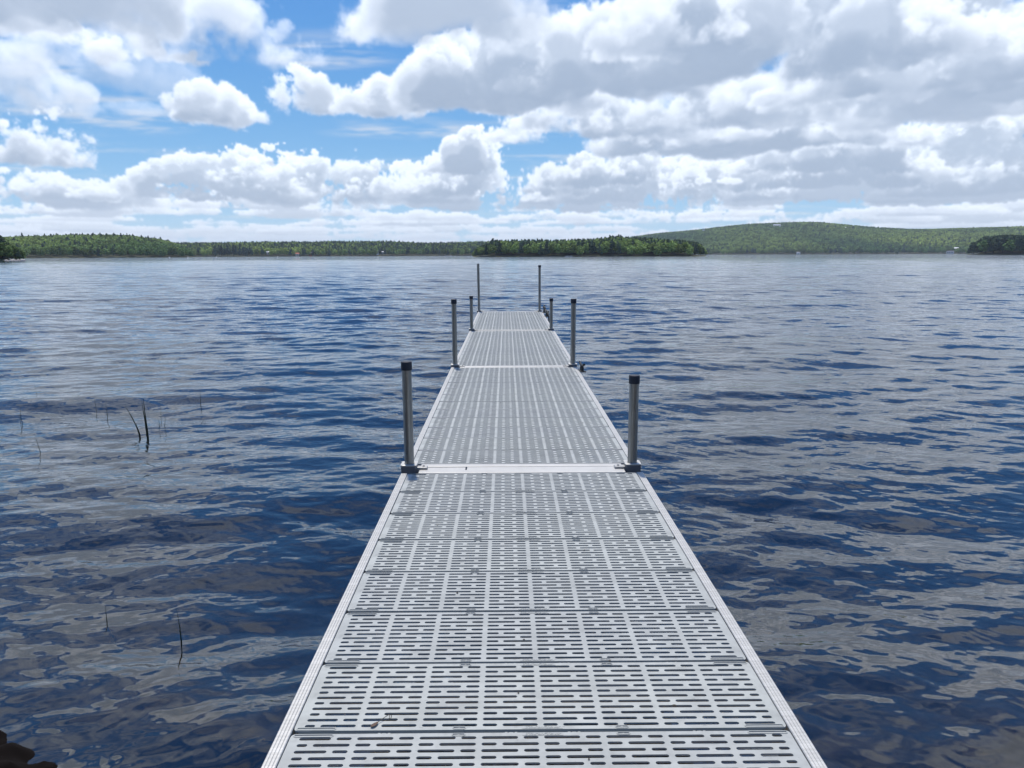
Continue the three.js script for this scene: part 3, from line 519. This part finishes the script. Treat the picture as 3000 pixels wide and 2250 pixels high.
// unit trees, 1 m tall; scaled where they stand
function broadleaf(seed, dense = 1) {
  const r = rng(seed), L = [], limbs = [limb([0, 0, 0], [0.01, 0.5, 0], 0.022, 0.012, 6)];
  const n = 9; for (let i = 0; i < n; i++) { const a = i * 2.4 + r(), h = 0.34 + 0.5 * (i / n), d = 0.24 * Math.sqrt(1 - Math.pow((h - 0.5) / 0.52, 2)) * (0.75 + 0.4 * r()); const c = [Math.cos(a) * d, h, Math.sin(a) * d]; L.push([...c, 0.15, 0.12, 0.15, Math.round(26 * dense), 0.055]); limbs.push(limb([0, h * 0.6, 0], c, 0.009, 0.003, 4)); }
  L.push([0, 0.82, 0, 0.15, 0.15, 0.15, Math.round(34 * dense), 0.055], [0, 0.5, 0, 0.2, 0.26, 0.2, Math.round(36 * dense), 0.07]);
  return { crown: clumps(L, seed + 1), trunk: plain(limbs) };
}
function pine(seed, dense = 1) {                             // white pine: bare lower trunk, uneven flat tiers, ragged top
  const r = rng(seed), L = [], limbs = [limb([0, 0, 0], [0.008, 0.96, 0.004], 0.018, 0.004, 6)];
  for (let i = 0; i < 11; i++) { const h = 0.24 + 0.70 * (i / 10), w = (0.17 - 0.115 * (i / 10)) * (0.7 + 0.6 * r()), k = i > 8 ? 1 : 3; for (let j = 0; j < k; j++) { const a = r() * 6.283, d = w * (0.55 + 0.35 * r()), c = [Math.cos(a) * d * (k > 1 ? 1 : 0.3), h + (r() - 0.5) * 0.03, Math.sin(a) * d * (k > 1 ? 1 : 0.3)]; L.push([...c, w * 0.62, 0.03 + 0.012 * r(), w * 0.62, Math.round(13 * dense), 0.042]); if (k > 1) limbs.push(limb([0, h - 0.03, 0], c, 0.005, 0.002, 3)); } }
  L.push([0.006, 0.955, 0, 0.022, 0.05, 0.022, Math.round(10 * dense), 0.03], [0, 0.5, 0, 0.06, 0.25, 0.06, Math.round(26 * dense), 0.05]);
  return { crown: clumps(L, seed + 1), trunk: plain(limbs) };
}
const species = { broadleaf: [broadleaf(1), broadleaf(2), broadleaf(3)], pine: [pine(11), pine(12), pine(13)] };
const leafMat = (r, g, b) => new THREE.MeshPhysicalMaterial({ color: RGB(r, g, b), roughness: 0.95, specularIntensity: 0.2, transmission: 0.25, thickness: 0, side: THREE.DoubleSide });
const foliage = { broadleaf: leafMat(0.10, 0.155, 0.05), lime: leafMat(0.19, 0.25, 0.07), pine: leafMat(0.07, 0.104, 0.066), bright: leafMat(0.16, 0.22, 0.06) };
const bark = new THREE.MeshStandardMaterial({ color: RGB(0.06, 0.048, 0.038), roughness: 1 });
const woodR = rng(3131);
const forest = { broadleaf: [[], [], []], pine: [[], [], []] };
const q4 = new THREE.Matrix4(), qq = new THREE.Quaternion(), up = new THREE.Vector3(0, 1, 0);
const cleared = [];                                          // [x, z, radius]: nothing grows here
const isClear = (x, z) => cleared.every(c => (x - c[0]) ** 2 + (z - c[1]) ** 2 > c[2] * c[2]);
function grow(kind, p, h, w, tint) { const k = woodR() * 3 | 0; qq.setFromAxisAngle(up, woodR() * 6.283); q4.compose(new THREE.Vector3(p[0], p[1] - 0.1 * h * 0.2, p[2]), qq, new THREE.Vector3(w, h, w)); forest[kind][k].push([q4.clone(), tint]); }
function tintOf(kind, patch, v) {
  if (kind === 'pine') { const m = 0.75 + 0.6 * v; return RGB(0.082 * m, 0.122 * m, 0.076 * m); }
  const y = clamp(patch, 0, 1), m = 0.6 + 1.1 * v; return RGB(lerp(0.09, 0.24, y) * m, lerp(0.155, 0.305, y) * m, lerp(0.055, 0.075, y) * m);
}
function plant(s, spacing, pineShare, heights, opts = {}) {
  const a0 = opts.a0 ?? s.line[0][0], a1 = opts.a1 ?? s.line[s.line.length - 1][0], r1 = opts.r1 ?? s.r1 + Math.min(s.back, 40);
  for (let r = opts.r0 ?? s.r0 + 2; r < r1; r += spacing * (0.8 + 0.4 * woodR())) {
    const da = spacing / r / DEG;
    for (let az = a0 + woodR() * da; az < a1; az += da * (0.75 + 0.5 * woodR())) {
      const p = onShore(s, az, r + (woodR() - 0.5) * spacing); if (!isClear(p[0], p[2])) continue;
      const top = Math.tan(profile(s.line, az) * DEG) * r + EYE; if (top < 1.5) continue;
      const patch = tap(valueTile, p[0] * 0.021, 3, p[2] * 0.013) * 1.5 - 0.25, v = woodR(), isPine = woodR() < (typeof pineShare === 'function' ? pineShare(az, r, p) : pineShare);
      let h = lerp(heights[0], heights[1], woodR() * 0.6 + 0.4 * patch) * (isPine ? 1.12 : 1); h = Math.min(h, Math.max(2, (top - p[1]) * (isPine ? 1.12 : 1.02)));
      grow(isPine ? 'pine' : 'broadleaf', p, h, h * (isPine ? 1.15 : 0.95 + 0.5 * woodR()), tintOf(isPine ? 'pine' : 'broadleaf', patch + (opts.young || 0), v));
    }
  }
}
// buildings first, so that the trees keep clear of them
const B = {
  white: new THREE.MeshStandardMaterial({ color: RGB(0.76, 0.76, 0.74), roughness: 0.8 }), tan: new THREE.MeshStandardMaterial({ color: RGB(0.52, 0.46, 0.38), roughness: 0.9 }), red: new THREE.MeshStandardMaterial({ color: RGB(0.42, 0.13, 0.08), roughness: 0.9 }),
  roof: new THREE.MeshStandardMaterial({ color: RGB(0.30, 0.32, 0.36), roughness: 0.8 }), darkRoof: new THREE.MeshStandardMaterial({ color: RGB(0.07, 0.07, 0.08), roughness: 0.9 }), pane: new THREE.MeshStandardMaterial({ color: RGB(0.03, 0.035, 0.045), roughness: 0.1 }), stone: new THREE.MeshStandardMaterial({ color: RGB(0.33, 0.31, 0.29), roughness: 1 }), metalRoof: new THREE.MeshStandardMaterial({ color: RGB(0.72, 0.74, 0.77), roughness: 0.6 }),
};
function gable(w, h, d, y) { const s = new THREE.Shape([[-w / 2, 0], [w / 2, 0], [0, h]].map(p => new THREE.Vector2(...p))); return new THREE.ExtrudeGeometry(s, { depth: d, bevelEnabled: false }).translate(0, y, -d / 2); }
function house(name, label, s, az, r, w, d, h, wall, roof, windows, dy = 0, along = true, group) {
  const p = onShore(s, az, r, dy), o = thing(name, label, 'house', p, -az * DEG, group);
  part('wall', bx(w, h, d, 0, h / 2 - 0.6, 0), wall, o);
  const g = gable(along ? d + 1 : w + 1, (along ? d : w) * 0.28, along ? w + 0.8 : d + 0.8, h - 0.6); part('roof', along ? g.rotateY(Math.PI / 2) : g, roof, o);
  for (const [x, y, ww, hh] of windows) part('window', bx(ww, hh, 0.14, x, y, d / 2 + 0.04), B.pane, o);
  part('chimney', bx(0.9, 1.6, 0.9, w * 0.2, h + d * 0.2, -d * 0.1), B.stone, o);
  cleared.push([p[0], p[2], Math.max(w, d) * 0.62]); for (let k = 1; k <= 3; k++) cleared.push([p[0] * (1 - k * 7 / r), p[2] * (1 - k * 7 / r), Math.max(w, d) * 0.56]);
  return o;
}
{ // the pale house in its clearing high on the right hill
  const s = shores.hill, o = house('hillside_house', 'long white house with grey roof in a clearing on the wooded hill', s, 19.1, 2930, 24, 9, 6, B.white, B.roof, [[-8, 2.6, 3, 2], [-2, 2.6, 3, 2], [4, 2.6, 3, 2], [9, 2.6, 2, 2]], 9);
  part('terrace', bx(30, 4, 4, 4, -1.6, 8), B.white, o); part('garage', bx(9, 4.5, 8, 16, 1.2, 0), B.tan, o);
  house('hillside_house', 'small white gabled house among trees beside the hill skyline', s, 14.2, 2950, 10, 9, 8, B.white, B.roof, [[-2, 3, 1.5, 2], [2, 3, 1.5, 2]], 8, false);
  house('hillside_house', 'tiny pale cottage below the notch in the hill skyline', s, 23.1, 2900, 7, 6, 5, B.white, B.roof, [[0, 2, 1.5, 1.5]], 8, false);
  house('hillside_house', 'tiny white cottage right of another below the skyline notch', s, 23.5, 2900, 6, 5, 4.5, B.white, B.metalRoof, [[0, 2, 1.5, 1.5]], 8, true);
  const b = house('boathouse', 'white boathouse with open bays at the foot of the hill', s, 29.75, 2086, 15, 7, 5, B.white, B.darkRoof, [[-4.5, 1.8, 2.8, 2.6], [-0.5, 1.8, 2.8, 2.6], [4, 1.8, 2.8, 2.6]], 0.8);
  house('lake_cottage', 'cottage with bright metal roof above the white boathouse', s, 30.05, 2125, 11, 7, 6, B.tan, B.metalRoof, [[-3, 3, 2, 2], [2, 3, 2, 2]], 5);
  house('lake_cottage', 'low white shed at the waterline below the big hill', s, 20.6, 2086, 9, 6, 4, B.white, B.roof, [[0, 1.6, 2, 1.6]], 0.6);
  const m = shores.middle;
  house('lake_cottage', 'red lakeside cottage beside a pale deck on the middle shore', m, -14.05, 1356, 6, 5, 5, B.red, B.darkRoof, [[-1.2, 1.8, 1.2, 1.4], [1.4, 1.8, 1.2, 1.4]], 0.4);
  house('lake_cottage', 'small tan and red cottage left of the redder one', m, -14.95, 1356, 6, 5, 4, B.tan, B.red, [[0, 1.6, 1.6, 1.3]], 0.4);
  house('lake_cottage', 'white gabled cottage among dark trees on the middle shore', m, -9.35, 1354, 4, 4, 5, B.white, B.roof, [[0, 2, 1.2, 1.4]], 2, false);
  house('lake_cottage', 'low white cottage right of the gabled one on the middle shore', m, -9.0, 1358, 4, 3, 3, B.white, B.metalRoof, [[0, 1, 1.2, 1]], 4);
  house('lake_cottage', 'little white roofed hut left of a grassy gap on the shore', m, -16.9, 1358, 6, 5, 4, B.tan, B.metalRoof, [[0, 1.4, 1.4, 1.2]], 3);
}
// grassy strip and stones at the water's edge
{
  const pale = [0.30, 0.36, 0.42].map(c => new THREE.MeshStandardMaterial({ color: RGB(c, c * 0.95, c * 0.88), roughness: 1 })), k = rng(808);
  const geos = [0, 1, 2].map(i => { const g = new THREE.IcosahedronGeometry(1, 1), p = g.attributes.position; for (let j = 0; j < p.count; j++) { const m = 0.72 + 0.5 * tap(valueTile, p.getX(j) * 3 + i * 9 + 30, p.getY(j) * 3 + 30, p.getZ(j) * 3 + 30); p.setXYZ(j, p.getX(j) * m, p.getY(j) * m * 0.6, p.getZ(j) * m); } g.computeVertexNormals(); return g; });
  const rock = (s, az, r, size, label, group) => { const p = onShore(s, az, r), o = thing('shore_rock', label, 'rock', [p[0], Math.max(0.05, p[1] * 0.3), p[2]], k() * 6, group); part('stone', geos[k() * 3 | 0], pale[k() * 3 | 0], o).scale.setScalar(size); };
  for (let i = 0; i < 9; i++) rock(shores.headland, -32.55 + i * 0.105, 328 - (i % 3) * 1.5, 0.5 + k() * 0.5, 'pale stone in the shallows off the leafy headland', 'stones off the headland');
  for (let i = 0; i < 6; i++) rock(shores.middle, -4.45 + i * 0.09, 1349, 1.4 + k() * 1.2, 'pale boulder at the foot of the middle shore trees', 'boulders on the middle shore');
  for (let i = 0; i < 7; i++) rock(shores.point, 4.35 + i * 0.08, 629, 0.7 + k() * 0.5, 'grey boulder at the foot of the dark wooded point', 'boulders on the point');
  const buoyM = new THREE.MeshStandardMaterial({ color: RGB(0.8, 0.8, 0.78), roughness: 0.5 });
  for (const [az, r] of [[-23.3, 700], [-22.15, 690], [-20.35, 720], [-16.3, 760]]) { const o = thing('mooring_buoy', 'white mooring buoy floating off the far left shore', 'buoy', [Math.sin(az * DEG) * r, 0, -Math.cos(az * DEG) * r], 0, 'mooring buoys'); part('float', new THREE.SphereGeometry(0.42, 14, 10).scale(1, 1.2, 1).translate(0, 0.25, 0), buoyM, o); part('ring', new THREE.TorusGeometry(0.12, 0.03, 6, 12).translate(0, 0.85, 0), B.stone, o); }
}
// the woods
const S = shores;
plant(S.left, 8, (az, r) => r > 1150 ? 0.16 : az > -30 && az < -24 && r > 1020 ? 0.1 : 0.06, [9, 13], { a0: -50 });
plant(S.middle, 8.5, (az, r) => (az > -20.6 && az < -18.2 && r < 1380) ? 0.95 : (az > -9 && az < -4 ? 0.5 : 0.42), [10, 15], {});
plant(S.point, 5, (az) => az > -1 && az < 1 ? 0.2 : 0.4, [9, 13], { young: 0.15 });
plant(S.hill, 12, (az, r, p) => clamp(tap(valueTile, p[0] * 0.006, 8, p[2] * 0.006) * 1.3 - 0.42, 0.06, 0.85), [11, 19], { a0: 4, a1: 44 });
plant(S.cape, 6, 0.85, [15, 20], { a1: 45 });
plant(S.headland, 3, 0.3, [4, 8], { a0: -42 });
let total = 0;
for (const kind of ['broadleaf', 'pine']) forest[kind].forEach((list, k) => {
  const m = new THREE.InstancedMesh(species[kind][k].crown, new THREE.MeshPhysicalMaterial({ color: 0xffffff, roughness: 0.95, specularIntensity: 0.2, transmission: 0.2, thickness: 0, side: THREE.DoubleSide }), list.length);
  list.forEach(([mat, c], i) => { m.setMatrixAt(i, mat); m.setColorAt(i, c); }); total += list.length;
  m.name = numbered(kind === 'pine' ? 'far_pine_forest' : 'far_broadleaf_forest'); m.userData = { kind: 'stuff', label: kind === 'pine' ? 'dark green pines massed along the far shores and hills' : 'green broadleaf woods massed along the far shores and hills', category: 'forest' };
  scene.add(m);
});
console.log('forest', total, Date.now() - T0, 'ms');
// trees that stand out singly against sky, hill or water
const singles = rng(555);
function tree(kind, az, s, r, topEl, wide, mat, name, label, group) {
  const p = onShore(s, az, r), h = Math.max(4, Math.tan(topEl * DEG) * r + EYE - p[1]), o = thing(name, label, 'tree', p, singles() * 6.283, group), sp = species[kind][singles() * 3 | 0];
  part('trunk', sp.trunk, bark, o).scale.set(h * wide, h, h * wide); part('crown', sp.crown, mat, o).scale.set(h * wide, h, h * wide);
}
// skyline pines, by azimuth and the height of their tips
for (const [az, el] of [[-31.6, 1.45], [-31.25, 1.33], [-30.4, 1.41], [-30.05, 1.4], [-29.75, 1.44], [-28.95, 1.46], [-28.65, 1.45], [-28.3, 1.48], [-28, 1.44], [-27.7, 1.5], [-27.3, 1.5], [-26.95, 1.47], [-26.5, 1.5], [-26.1, 1.49], [-25.75, 1.47], [-25.4, 1.43], [-24.9, 1.37], [-24.5, 1.33], [-24.1, 1.26], [-23.75, 1.25], [-23.3, 1.1]])
  tree('pine', az, S.left, 1180 + 50 * singles(), el, 1.1 + 0.4 * singles(), foliage.pine, 'pine_tree', 'dark pine standing above the green left hill skyline', 'pines on the left hill skyline');
for (const [az, el] of [[-29.2, 1.22], [-28.1, 1.18], [-26.2, 1.2], [-25.6, 1.15], [-25.1, 1.12], [-24.3, 1.05]])
  tree('pine', az, S.left, 1070 + 40 * singles(), el, 1.2, foliage.pine, 'pine_tree', 'dark pine rising out of the light green slope of the left hill', 'pines on the left hill slope');
for (const [az, el] of [[-1.0, 1.16], [-0.95, 1.2], [1.9, 1.12], [2.3, 1.17], [2.62, 1.17], [7.55, 1.38], [7.75, 1.36], [8.2, 1.43], [8.35, 1.4], [3.6, 1.1], [5.2, 1.12], [6.4, 1.18], [9.5, 1.24], [10.6, 1.2], [12.9, 1.0], [13.6, 0.86], [14.05, 0.72]])
  tree('pine', az, S.point, 690 + 14 * singles(), el, 1.25, foliage.pine, 'pine_tree', 'tall dark pine breaking the skyline of the wooded point', 'pines on the point skyline');
for (const [az, el] of [[-20.4, 0.72], [-20.0, 0.78], [-19.6, 0.8], [-19.2, 0.76], [-18.6, 0.62], [-18.3, 0.58]])
  tree('pine', az, S.middle, 1356, el, 1.3, foliage.pine, 'pine_tree', 'dark pine in the blue-green clump at the end of the left hill', 'pines in the clump beside the left hill');
for (const [az, el] of [[30.95, 0.66], [31.05, 0.66], [31.7, 0.98], [32.1, 1.02], [32.6, 1.08], [33.1, 1.08], [33.6, 1.06], [34.2, 1.1]])
  tree('pine', az, S.cape, 915, el, 1.3, foliage.pine, 'pine_tree', 'dark pine on the low cape before the big hill', 'pines on the cape');
tree('pine', -32.75, S.headland, 336, 1.3, 1.4, foliage.pine, 'pine_tree', 'dark pine on the nearby headland beside its leafy shrubs');
for (const [az, el] of [[-32.3, 0.72], [-32.05, 0.58], [-31.85, 0.38]]) tree('broadleaf', az, S.headland, 334, el, 1.5, foliage.broadleaf, 'shore_shrub', 'round leafy shrub at the tip of the nearby headland', 'shrubs on the headland tip');
tree('broadleaf', -1.75, S.point, 633, 0.52, 1.35, foliage.lime, 'willow_tree', 'pale yellow green tree at the left tip of the dark point');
tree('broadleaf', 4.7, S.point, 633, 0.62, 1.3, foliage.bright, 'leafy_tree', 'bright green tree above grey boulders on the dark point');
for (const [az, el] of [[-23.1, 0.72], [-22.75, 0.6], [-22.45, 0.5], [-22.2, 0.36]]) tree('broadleaf', az, S.left, 940 + 30 * singles(), el, 1.2, foliage.lime, 'leafy_tree', 'light green tree where the left hill runs down to the lake', 'light green trees at the end of the left hill');
for (const [az, el] of [[-13.3, 0.55], [-12.9, 0.6], [-12.1, 0.55], [-11.2, 0.52], [-3.0, 0.42], [-8.3, 0.66]]) tree('broadleaf', az, S.middle, 1365, el, 1.1, foliage.bright, 'leafy_tree', 'light green tree standing out on the dark middle shore', 'light green trees on the middle shore');

scene.fog = new THREE.FogExp2(0xc9d8ec, 0.00008);
// ------------------------------------------------------------------ the home shore behind the camera, which the metal posts mirror
{
  const pos = [], idx = [], nx = 40, nz = 14; for (let i = 0; i <= nz; i++) for (let j = 0; j <= nx; j++) { const x = (j / nx - 0.5) * 160, z = 1.6 + Math.pow(i / nz, 1.6) * 60 + 0.9 * Math.sin(j * 0.8), y = i === 0 ? -0.6 : -0.25 + 0.085 * (z - 1.6) + 0.25 * tap(valueTile, x * 0.7 + 60, 2, z * 0.7); pos.push(x, y, z + Math.abs(x) * 0.05); }
  for (let i = 0; i < nz; i++) for (let j = 0; j < nx; j++) { const a = i * (nx + 1) + j, b = a + 1, c = a + nx + 1, d = c + 1; idx.push(a, c, b, b, c, d); }
  const g = new THREE.BufferGeometry(); g.setAttribute('position', new THREE.Float32BufferAttribute(pos, 3)); g.setIndex(idx); g.computeVertexNormals(); structure('shore_bank', g, bankEarth);
  const k = rng(99), list = [[], []]; for (let i = 0; i < 70; i++) { const x = (k() - 0.5) * 130, z = 14 + k() * 40, h = 9 + k() * 8, p = k() < 0.5 ? 1 : 0; if (Math.abs(x) < 4 && z < 24) continue; qq.setFromAxisAngle(up, k() * 6.28); list[p].push(new THREE.Matrix4().compose(new THREE.Vector3(x, 0.085 * z - 0.4, z), qq, new THREE.Vector3(h * 1.1, h, h * 1.1))); }
  list.forEach((l, i) => { const sp = species[i ? 'pine' : 'broadleaf'][0], m = new THREE.InstancedMesh(sp.crown, i ? foliage.pine : foliage.broadleaf, l.length), t = new THREE.InstancedMesh(sp.trunk, bark, l.length); l.forEach((x, j) => { m.setMatrixAt(j, x); t.setMatrixAt(j, x); }); for (const [o, nm] of [[m, 'home_shore_wood'], [t, 'home_shore_trunks']]) { o.name = numbered(nm); o.userData = { kind: 'stuff', label: 'wood on the bank where the dock starts', category: 'forest' }; scene.add(o); } });
}

// ------------------------------------------------------------------ reeds in the shallows
{
  const green = new THREE.MeshStandardMaterial({ color: RGB(0.020, 0.030, 0.014), roughness: 0.7, side: THREE.DoubleSide });
  // a blade: base x, z, lean along x, height
  function blade(x, z, dx, h, w, bend, o) {
    const n = 8, pos = [], idx = []; for (let i = 0; i <= n; i++) { const t = i / n, ww = w * (1 - t * t * 0.92), X = dx * t + bend * t * t, Y = -0.5 + (h + 0.5) * t, sx = t < 0.5 / (h + 0.5) ? 0 : (t - 0.5 / (h + 0.5)) / (1 - 0.5 / (h + 0.5)); const lx = dx * sx + bend * sx * sx; pos.push(lx - ww, Y, 0, lx, Y, ww * 0.55, lx + ww, Y, 0, lx, Y, -ww * 0.55); }
    for (let i = 0; i < n; i++) for (let j = 0; j < 4; j++) { const a = i * 4 + j, b = i * 4 + (j + 1) % 4; idx.push(a, b, a + 4, b, b + 4, a + 4); }
    const g = new THREE.BufferGeometry(); g.setAttribute('position', new THREE.Float32BufferAttribute(pos, 3)); g.setIndex(idx); g.computeVertexNormals(); const m = part('blade', g, green, o); m.position.set(x, 0, z);
  }
  const tuft = thing('reed_clump', 'largest clump of dark reeds rising from the water left of the dock', 'reeds', [-3.38, 0, -6.9]);
  blade(0.02, 0.02, -0.017, 0.317, 0.014, 0.006, tuft); blade(-0.02, -0.05, -0.021, 0.282, 0.011, 0, tuft); blade(-0.05, 0.02, -0.097, 0.248, 0.014, -0.012, tuft);
  const pair = thing('reed_clump', 'two short reed tips and a thin stalk right beside the largest clump', 'reeds', [-3.35, 0, -7.16]);
  blade(-0.03, -0.02, -0.018, 0.096, 0.007, 0, pair); blade(0.03, 0.01, 0.014, 0.092, 0.008, 0, pair); blade(-0.21, -0.45, 0.008, 0.15, 0.004, 0, pair);
  const k = rng(17);
  for (const [x, z, dx, h] of [[-5.45, -8.71, -0.02, 0.135], [-4.97, -7.62, 0.01, 0.123], [-4.71, -7.21, -0.02, 0.113], [-3.93, -6.2, -0.035, 0.162], [-3.84, -8.98, 0.002, 0.086], [-3.37, -8.15, 0.011, 0.16], [-3.08, -8.2, 0.004, 0.056], [-3.18, -11.8, -0.01, 0.085], [-3.13, -11.8, 0.02, 0.085], [-1.88, -3.25, -0.004, 0.042], [-1.48, -3.09, -0.012, 0.095], [-4.83, -8.07, 0.004, 0.037], [-4.09, -7.6, 0.002, 0.16], [-4.43, -8.03, -0.005, 0.096], [-3.91, -11.12, 0.002, 0.04], [-2.51, -10.91, 0.002, 0.044]]) {
    const o = thing('reed_stalk', 'single thin reed stalk poking out of the water left of the dock', 'reed', [x, 0, z], 0, 'single reed stalks'); blade(0, 0, dx, h, 0.006 + 0.002 * k(), (k() - 0.5) * 0.02, o);
  }
}
scene.traverse(o => { if (o.isMesh) { o.castShadow = true; o.receiveShadow = true; } });
renderer.render(scene, camera);
